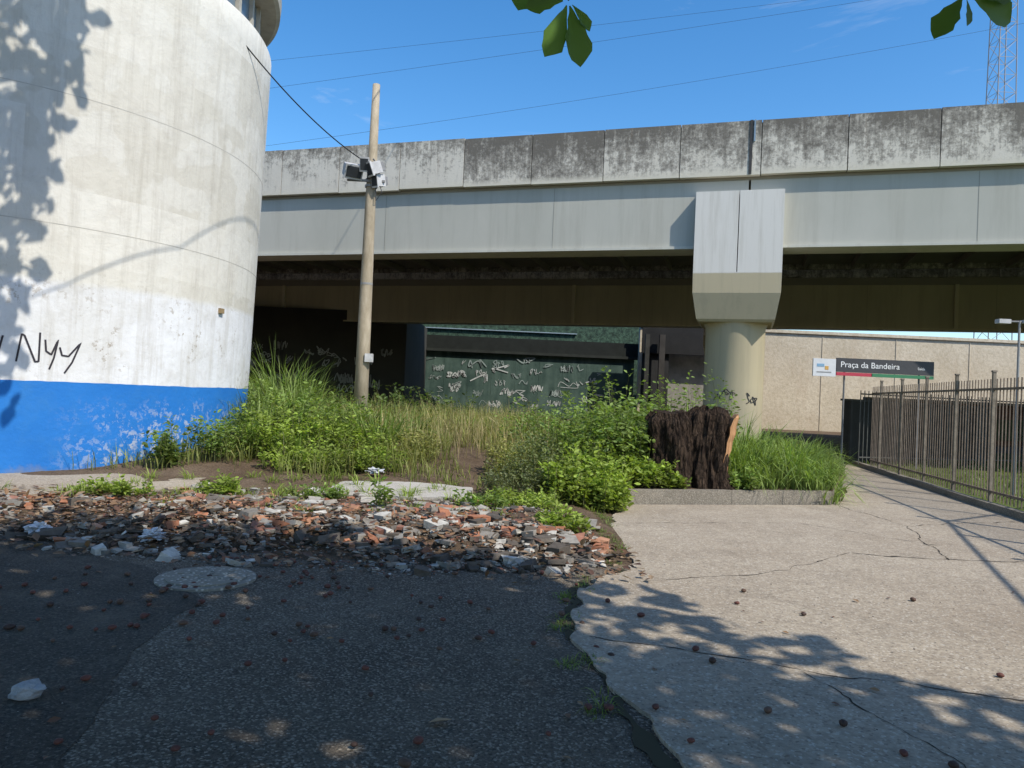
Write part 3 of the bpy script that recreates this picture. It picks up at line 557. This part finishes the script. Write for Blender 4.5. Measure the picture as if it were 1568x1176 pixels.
for x,y,L,n in [(1.6,13.2,1.0,140),(2.1,14.6,1.2,200),(2.7,14.9,1.4,200),(3.6,14.6,1.5,260),(4.1,14.0,1.4,260),(4.5,14.9,1.35,260),(4.2,13.3,1.05,220),(4.7,13.6,1.05,240),(5.1,13.4,.95,240),(5.35,14.2,1.05,240),(5.7,15.0,1.0,220),(5.0,12.9,.6,170),(5.5,13.2,.7,190),(6.2,15.8,.85,200),(6.0,14.6,.75,160),(4.4,12.75,.6,140),(6.8,17,.8,160),(7.3,18.5,.8,160),(3.95,12.65,.5,90),(5.3,16.2,1.2,200),(4.0,16.4,1.5,200),(6.5,19,1.0,200),(5.3,12.8,.55,120),(4.0,13.2,.9,140)]: clump(G1,x,y,.34,n,L,.024,(.20,.29,.075),.78,.18)
P=scatter(1.6,8,12.3,22,6000,lambda x,y: inpoly(x,y,PL)); grassfield(G1,P,np.full(len(P),.45),.35,.015,GRN,.5,.3,.2)
for i in range(60):
    x=random.uniform(-5.3,1.2); y=random.uniform(8.3,11.5); clump(G1,x,y,.1,28,random.uniform(.12,.28),.012,LIME,.8,.2)
for i in range(70):
    k=random.choice(swL[2:10]); clump(G1,k[0]-.06+random.uniform(-.08,.03),k[1]+random.uniform(-.5,.5),.06,14,random.uniform(.03,.09),.007,GRN,.9,.3)
for x,y in [(-5.6,9.6),(-4.9,9.6),(-6.5,9.4),(-4.2,9.8),(-3.6,10.2),(-5.2,10.4)]: clump(G1,x,y,.25,60,.16,.012,LIME,.9,.2)
P=scatter(8.2,9.6,5,22,3400,lambda x,y: x>8.1+(y-11.6)*.187-.03 and x<8.6+(y-11.6)*.187); grassfield(G1,P,np.full(len(P),.12),.4,.01,GRN,.6,.3,.2)
P=scatter(8.5,20,11,26,7000,lambda x,y: x>8.3+(y-11.6)*.187); 
N=len(P); G1.blades(np.concatenate([P,np.full((N,1),.1)],1),rng.uniform(.06,.16,N),np.full(N,.02),rng.uniform(0,6.28,N),rng.uniform(.1,.8,N),cols(N,(.18,.23,.075),.25,.2))
def blob(cx,cy,rx,ry,N):
    a=rng.uniform(0,6.283,N); r=np.sqrt(rng.random(N)); P=np.stack([cx+rx*r*np.cos(a),cy+ry*r*np.sin(a)],1); return P[((P[:,0]+9.9)**2+(P[:,1]-14.55)**2>4.75**2)&((P[:,0]-STX)**2+(P[:,1]-STY)**2>.55**2)]
HB=[(-4.5,14.4,.9,.9,80,.8,GRN,.08),(-3.9,13.1,.8,.7,80,.62,LIME,.075),(-3.4,14.3,.8,.8,80,.68,GRN,.08),(-2.8,13.2,.7,.6,70,.5,LIME,.07),(-4.8,12.6,.4,.4,50,.5,GRN,.075),(-3.1,12.2,.9,.35,110,.3,LIME,.06),(-2.3,12.4,.6,.35,70,.28,LIME,.055),(-1.7,13.5,.5,.7,60,.35,YEL,.055),
(.6,11.6,.55,.6,120,.6,(.18,.22,.09),.05),(1.1,12.4,.6,.6,120,.8,GRN,.08),(1.8,12.6,.6,.5,150,.95,GRN,.09),(1.3,11.2,.5,.5,130,.55,LIME,.085),(.9,10.8,.4,.35,90,.38,LIME,.08),(1.45,10.7,.22,.3,55,.34,LIME,.07),(.1,10.9,.5,.4,80,.32,(.16,.19,.09),.045),(.1,12.4,.5,.6,60,.42,YEL,.055),
(2.2,11.95,.4,.2,70,.3,LIME,.08),(2.75,11.95,.35,.08,24,.16,LIME,.08),(3.8,12.3,.3,.15,24,.2,GRN,.07),(2.0,13.6,.6,.5,80,1.05,GRN,.085),(3.8,15.4,.9,.7,90,1.3,GRN,.09),(2.6,15.8,.9,.6,80,1.2,GRN,.09),(.6,15.0,.8,.8,70,.6,GRN,.07),(1.2,16.8,1.2,.8,90,.75,GRN,.08),
(-4.9,9.4,.5,.2,40,.14,LIME,.06),(-3.7,9.6,.25,.2,24,.22,LIME,.07),(-1.5,8.9,.1,.1,6,.33,GRN,.07),(.6,8.4,.3,.25,45,.18,LIME,.06),(-.3,9.6,.3,.2,30,.18,GRN,.06),(-5.45,12.0,.22,.2,30,.45,GRN,.085),(.2,9.9,.5,.3,50,.18,LIME,.055),(-2.5,9.9,.4,.2,30,.13,GRN,.05),(-3.2,21,2,1.5,80,.8,DEEP,.11),(3.6,20,2.5,1.5,100,1.0,GRN,.11)]
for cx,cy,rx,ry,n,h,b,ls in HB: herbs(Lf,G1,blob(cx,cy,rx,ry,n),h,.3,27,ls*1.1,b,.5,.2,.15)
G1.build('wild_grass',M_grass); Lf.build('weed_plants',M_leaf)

# ------------------------------------------------------------------ rubble, litter
def chunks(acc,P,z,size,col,flat=.6):
    N=len(P); cube=np.array([[-1,-1,-1],[1,-1,-1],[1,1,-1],[-1,1,-1],[-1,-1,1],[1,-1,1],[1,1,1],[-1,1,1]])*.5
    sc=np.stack([rng.uniform(.6,1.4,N),rng.uniform(.4,.9,N),rng.uniform(.15,.8,N)*flat],1)
    V=cube[None]*sc[:,None]*size[:,None,None]; V=V*(1+rng.uniform(-.4,.2,(N,8,1)))
    a=rng.uniform(0,6.28,N); b=rng.normal(0,.4,N); ca,sa=np.cos(a)[:,None],np.sin(a)[:,None]; cb,sb=np.cos(b)[:,None],np.sin(b)[:,None]
    x,y,zz=V[...,0],V[...,1],V[...,2]; y,zz=y*cb-zz*sb,y*sb+zz*cb; x,y=x*ca-y*sa,x*sa+y*ca
    V=np.stack([x+P[:,0:1],y+P[:,1:2],zz+z[:,None]],-1).reshape(-1,3); B=(np.arange(N)*8)[:,None]+acc.n
    acc.V.append(V); acc.F4.append(np.concatenate([B+np.array(q) for q in ((0,3,2,1),(4,5,6,7),(0,1,5,4),(1,2,6,5),(2,3,7,6),(3,0,4,7))])); acc.C.append(np.repeat(col,8,axis=0)); acc.n+=N*8
R=Acc(); RP=rag([(-5.2,7.3),(-3.6,6.8),(-2.1,6.6),(-.7,6.6),(.7,6.9),(1.1,7.7),(.9,9.2),(.3,10),(-.7,10.4),(-2.4,10.6),(-4.0,10.6),(-5.0,9.9),(-6.0,8.9)],.3,.25,2)
def mh(x,y): return .11*ss((y-6.8)/.8)*ss((10.2-y)/1.4)*ss((x+4.8)/1.2)*ss((1.1-x)/.8)*(.5+1.0*abs(noise.noise(Vector((x*1.2,y*1.2,1)))))
P=scatter(-6,1.2,6.5,10.8,8600,lambda x,y: inpoly(x,y,RP) and random.random()<.04+(1.1*max(0,noise.noise(Vector((x*1.0,y*1.2,7)))+.22)*1.9*(1 if x>-4.2 else .5))*(1 if y<9 else .45)); N=len(P)
hl=np.array([gz(x,y)+mh(x,y) for x,y in P])
pal=np.array([(.42,.18,.10),(.48,.25,.15),(.34,.16,.11),(.40,.37,.32),(.30,.27,.23),(.56,.53,.47),(.14,.12,.10),(.12,.10,.08)]); pr=np.array([.13,.11,.09,.21,.17,.14,.08,.07])
fr=np.array([ss((y-7.3)/.8)for x,y in P]); ci=rng.choice(8,N,p=pr); ci2=rng.choice([3,4,6,7,7,6,6,5],N); ci=np.where(rng.random(N)<fr+.2,ci,ci2)
chunks(R,P,hl+.005+rng.random(N)*.03,(.03+.17*rng.random(N)**4.5+.03*rng.random(N)),pal[ci]*rng.uniform(.7,1.15,(N,1)))
P=scatter(-6,1.2,6.2,10.8,12000,lambda x,y: inpoly(x,y,RP)); N=len(P); chunks(R,P,np.array([gz(x,y)+mh(x,y) for x,y in P])+.006,rng.uniform(.01,.03,N),pal[rng.choice(8,N,p=pr)]*rng.uniform(.6,1.1,(N,1)))
P=scatter(-6,6.5,1.5,7.5,1100); N=len(P); chunks(R,P,np.where(P[:,0]>.9,SW+.003,.012),rng.uniform(.005,.013,N),np.array([[.3,.27,.23]])*rng.uniform(.4,1.4,(N,1)))
R.build('rubble_pile',m_attr('rubble_mat',14,.45,.95,.5,.01))
m=MB(); nx_=60; ny_=34; v=[];f=[]
for j in range(ny_):
    for i in range(nx_):
        x=-5.4+6.6*i/(nx_-1); y=6.75+3.7*j/(ny_-1); v.append((x,y,gz(x,y)+mh(x,y)-.012+.02*noise.noise(Vector((x*6,y*6,0)))))
for j in range(ny_-1):
    for i in range(nx_-1): f.append((j*nx_+i,j*nx_+i+1,(j+1)*nx_+i+1,(j+1)*nx_+i))
m.add(v,f); m.build('rubble_soil',M_soil,True)
D=Acc(); P=scatter(-6.5,1.3,6.4,9.8,5200,lambda x,y: random.random()<math.exp(-((y-7.6+.12*x)/1.0)**2)*(1.2 if x<-1.5 else .5)); N=len(P)
z=np.array([gz(x,y)+mh(x,y) for x,y in P])+.03+rng.random(N)*.04; dd=rng.normal(0,1,(N,3)); dd[:,2]*=.2
dc=np.array([(.16,.09,.05),(.22,.13,.07),(.11,.06,.04),(.27,.19,.12)])[rng.integers(0,4,N)]; D.leaves(np.concatenate([P,z[:,None]],1),rng.uniform(.05,.13,N),.5,dc,1.5,dd)
P=scatter(-5,6.5,2.0,7.0,70); N=len(P); dd=rng.normal(0,1,(N,3)); dd[:,2]*=.15; D.leaves(np.concatenate([P,np.where(P[:,0]>.9,SW+.01,.02)[:,None]],1),rng.uniform(.03,.07,N),.5,np.array([(.14,.07,.04),(.3,.18,.09)])[rng.integers(0,2,N)],1.5,dd)
D.leaves(np.array([[-.33,3.62,.02]]),np.array([.12]),.6,np.array([[.4,.25,.13]]),1.5,np.array([[1,.3,.1]]))
D.build('dry_leaves',m_leaf('dry_leaf',.1))
m=MB(); 
def ico(mb,c,r,col,sq=.8,seed=0,sub=1,k_=.18,fq=2):
    b=bmesh.new(); bmesh.ops.create_icosphere(b,subdivisions=sub,radius=1); a=random.uniform(0,6.3); q=random.uniform(1,1.45)
    v=[]
    for p in b.verts:
        k=1+k_*noise.noise(p.co*fq+Vector((seed,0,0))); x=p.co.x*q*k;y=p.co.y*k;z=p.co.z*sq*k
        v.append((c[0]+r*(x*math.cos(a)-y*math.sin(a)),c[1]+r*(x*math.sin(a)+y*math.cos(a)),c[2]+r*z))
    mb.add(v,[tuple(w_.index for w_ in f_.verts) for f_ in b.faces],col); b.free()
for i in range(230):
    x=random.uniform(-4.5,5.5) if i>110 else random.gauss(-1.9,1.0); y=random.uniform(2.3,6.8) if i>110 else random.uniform(4.6,6.9)
    if x>1.2 and y>5 and random.random()<.8: continue
    r=random.uniform(.013,.024); ico(m,(x,y,(SW+.003 if x>.8 else .014)+r*.7),r,random.choice([(.12,.045,.033),(.15,.055,.04),(.07,.04,.03),(.13,.075,.05)]),.8,i,2)
m.build('fallen_fruits',m_attr('fruit',30,.4,.6),True)
m=MB(); ico(m,(-2.31,3.72,.045),.06,(.42,.42,.42),.7,3,3,.5,1.6); m.build('rock',m_attr('rockm',16,.5,.9,.8,.03))
for i,(x,y,s_,sd) in enumerate([(-4.55,7.35,.09,1),(-3.4,7.3,.09,5),(-2.1,11.9,.08,8)]):
    m=MB(); ico(m,(x,y,gz(x,y)+.09),s_,(.6,.61,.63),.5,sd,4,1.1,2.5); m.build('plastic_bag',m_attr('plastic%d'%i,12,.25,.35,1,.05))

# ------------------------------------------------------------------ trees overhead
M_tl=m_leaf('tree_leaf',.25); M_tb=m_attr('tree_bark',8,.5,.95,.8,.03)
def canopy(acc,C,r,N,size=.34,base=(.07,.12,.03)):
    P=rng.normal(0,1,(N,3)); P/=np.linalg.norm(P,axis=1)[:,None]; P*=(rng.random(N)**.45)[:,None]*np.array([[r,r,r*.7]]); P+=np.array(C)[None]
    acc.leaves(P,size*rng.uniform(.6,1.2,N),.55,cols(N,base,.25,.08),.7)
t1=empty('shade_tree'); A1=Acc(); mt=MB(); HL=MB()
clus=[]
def shade(gx,gy,h,r,n): clus.append((gx+sh.x*h,gy+sh.y*h,h,r,n))
SP=[(-9,7.6),(-3.2,7.3),(-1.2,7.0),(.2,6.5),(.75,5.9),(.8,5.0),(.75,4.35),(1.9,3.95),(3.6,3.75),(5.5,3.5),(6.5,-1),(-9,-1)]
gx=-9.
while gx<6.5:
    gy=-1.
    while gy<7.6:
        x=gx+random.uniform(-.25,.25); y=gy+random.uniform(-.25,.25)
        if inpoly(x,y,SP): shade(x,y,random.uniform(5.3,7.9),random.uniform(.65,.85),68)
        gy+=.58
    gx+=.58
for gx,gy,r,n in [(1.3,5.95,.22,20),(1.1,5.6,.25,24),(1.6,5.2,.2,14),(2.0,5.0,.2,14),(1.1,4.75,.3,24),(1.5,4.5,.25,20),(2.2,4.3,.22,16),(2.9,4.15,.22,16),(3.8,3.9,.3,18),(.7,6.3,.25,22),(.2,6.7,.3,26),(-.3,7.0,.3,26),(-1,7.2,.3,26),(-2,7.3,.4,30),(-3,7.4,.4,30),(-4,7.7,.4,30)]: shade(gx,gy,random.uniform(5.3,6.2),r,n)
for c in clus:
    if (c[2]-c[3]-1.6)/max(.1,c[1]+c[3])>.60 or c[1]<0: canopy(A1,c[:3],c[3],c[4])
mt.tube([(5.2,-4.5,0),(5.1,-4.4,1.2),(4.7,-4.0,2.8),(4.0,-3.4,4.6)],[.42,.33,.3,.24],14,(.12,.10,.08))
hub=Vector((4.0,-3.4,4.6))
for i,c in enumerate(random.sample(clus,46)):
    e_=Vector(c[:3]); mid=hub.lerp(e_,.5)+Vector((random.uniform(-.4,.4),random.uniform(-.4,.4),.5)); 
    mt.tube([hub,hub.lerp(mid,.5)+Vector((0,0,.2)),mid,mid.lerp(e_,.6),e_],[.12,.09,.06,.035,.015],6,(.11,.09,.07))
def spray(x,y,z,leaves,top):
    mt.tube([top,(x,y+.02,z+.4),(x,y,z)],[.02,.008,.005],5,(.12,.1,.06))
    for dx_,dz_,L in leaves:
        d=Vector((dx_,random.uniform(-.2,.2),dz_)).normalized(); s_=d.cross(Vector((random.uniform(-.7,.7),-1,random.uniform(-.3,.3)))).normalized(); u=s_.cross(d); p=Vector((x,y,z))+d*.03; pr_=[(0,.012),(.12,.05),(.25,.10),(.4,.16),(.55,.21),(.7,.24),(.82,.225),(.92,.15),(.98,.07),(1.03,.0)]
        c0=Vector((.10,.19,.035))*random.uniform(.7,1.3); v=[];f=[]
        for t_,w_ in pr_:
            cpt=p+d*L*t_-u*(t_**2)*L*.14; wob=1+.12*math.sin(t_*19+L*50); v+=[cpt+s_*w_*L*wob+u*w_*L*.3,cpt,cpt-s_*w_*L*(2-wob)+u*w_*L*.3]
        for k in range(len(pr_)-1): f+=[(3*k,3*k+1,3*k+4,3*k+3),(3*k+1,3*k+2,3*k+5,3*k+4)]
        HL.add(v,f,c0)
spray(.21,4.0,3.735,[(-.3,-1,.29),(.28,-1,.31),(.75,-.8,.16),(-1,.12,.29),(-1,-.25,.2),(.8,.4,.2),(.4,.5,.25),(-.2,.7,.22)],(.1,3.0,5.6))
spray(2.34,4.0,3.87,[(-.65,-.9,.27),(.8,-.25,.30),(.15,-.9,.14),(-.9,.15,.2),(.3,.6,.2),(1,.1,.26)],(2.3,3.0,5.8))
HL.build('hanging_leaves',M_tl,True,parent=t1)
mt.build('trunk_and_limbs',M_tb,True,parent=t1)
o=A1.build('crown',M_tl); o.parent=t1
t2=empty('shade_tree'); A2=Acc(); mt=MB()
for z,r,dx_,n in [(8.2,.75,.1,70),(7.3,.6,.1,50),(6.7,.55,.25,40),(6.0,.55,.05,46),(5.4,.6,.1,50),(4.7,.55,.0,44),(4.1,.5,-.05,36),(3.5,.4,-.1,26),(3.0,.35,-.2,22),(2.3,.35,-.15,24),(1.2,.35,-.3,24),(.6,.35,-.35,20),(7.0,.3,.75,12),(6.2,.28,.6,9)]:
    canopy(A2,(-7.55+dx_+sh.x*5.4,11.2+sh.y*5.4,z+5.4),r,int(n*1.3),.32)
for i in range(40): canopy(A2,(random.gauss(-7.8,1.2),random.gauss(5.2,1.2),random.uniform(8.5,13)),.8,36,.32)
mt.tube([(-8.5,3.5,0),(-8.4,3.7,3),(-7.9,4.5,6),(-7.5,5.2,8.5)],[.4,.32,.26,.18],12,(.12,.1,.08))
for e_ in [(-4.0,8.1,12.5),(-4.0,8.2,10.5),(-4.2,8.1,9.0),(-8.5,5,12),(-6.5,5.5,12),(-9,6.5,10),(-4.1,8.2,7.6)]:
    a=Vector((-7.6,5.0,8.0)); e_=Vector(e_); mid=a.lerp(e_,.5)+Vector((0,0,.7)); mt.tube([a,mid,e_],[.13,.07,.02],7,(.12,.1,.08))
mt.build('trunk_and_limbs',M_tb,True,parent=t2); o=A2.build('crown',M_tl); o.parent=t2
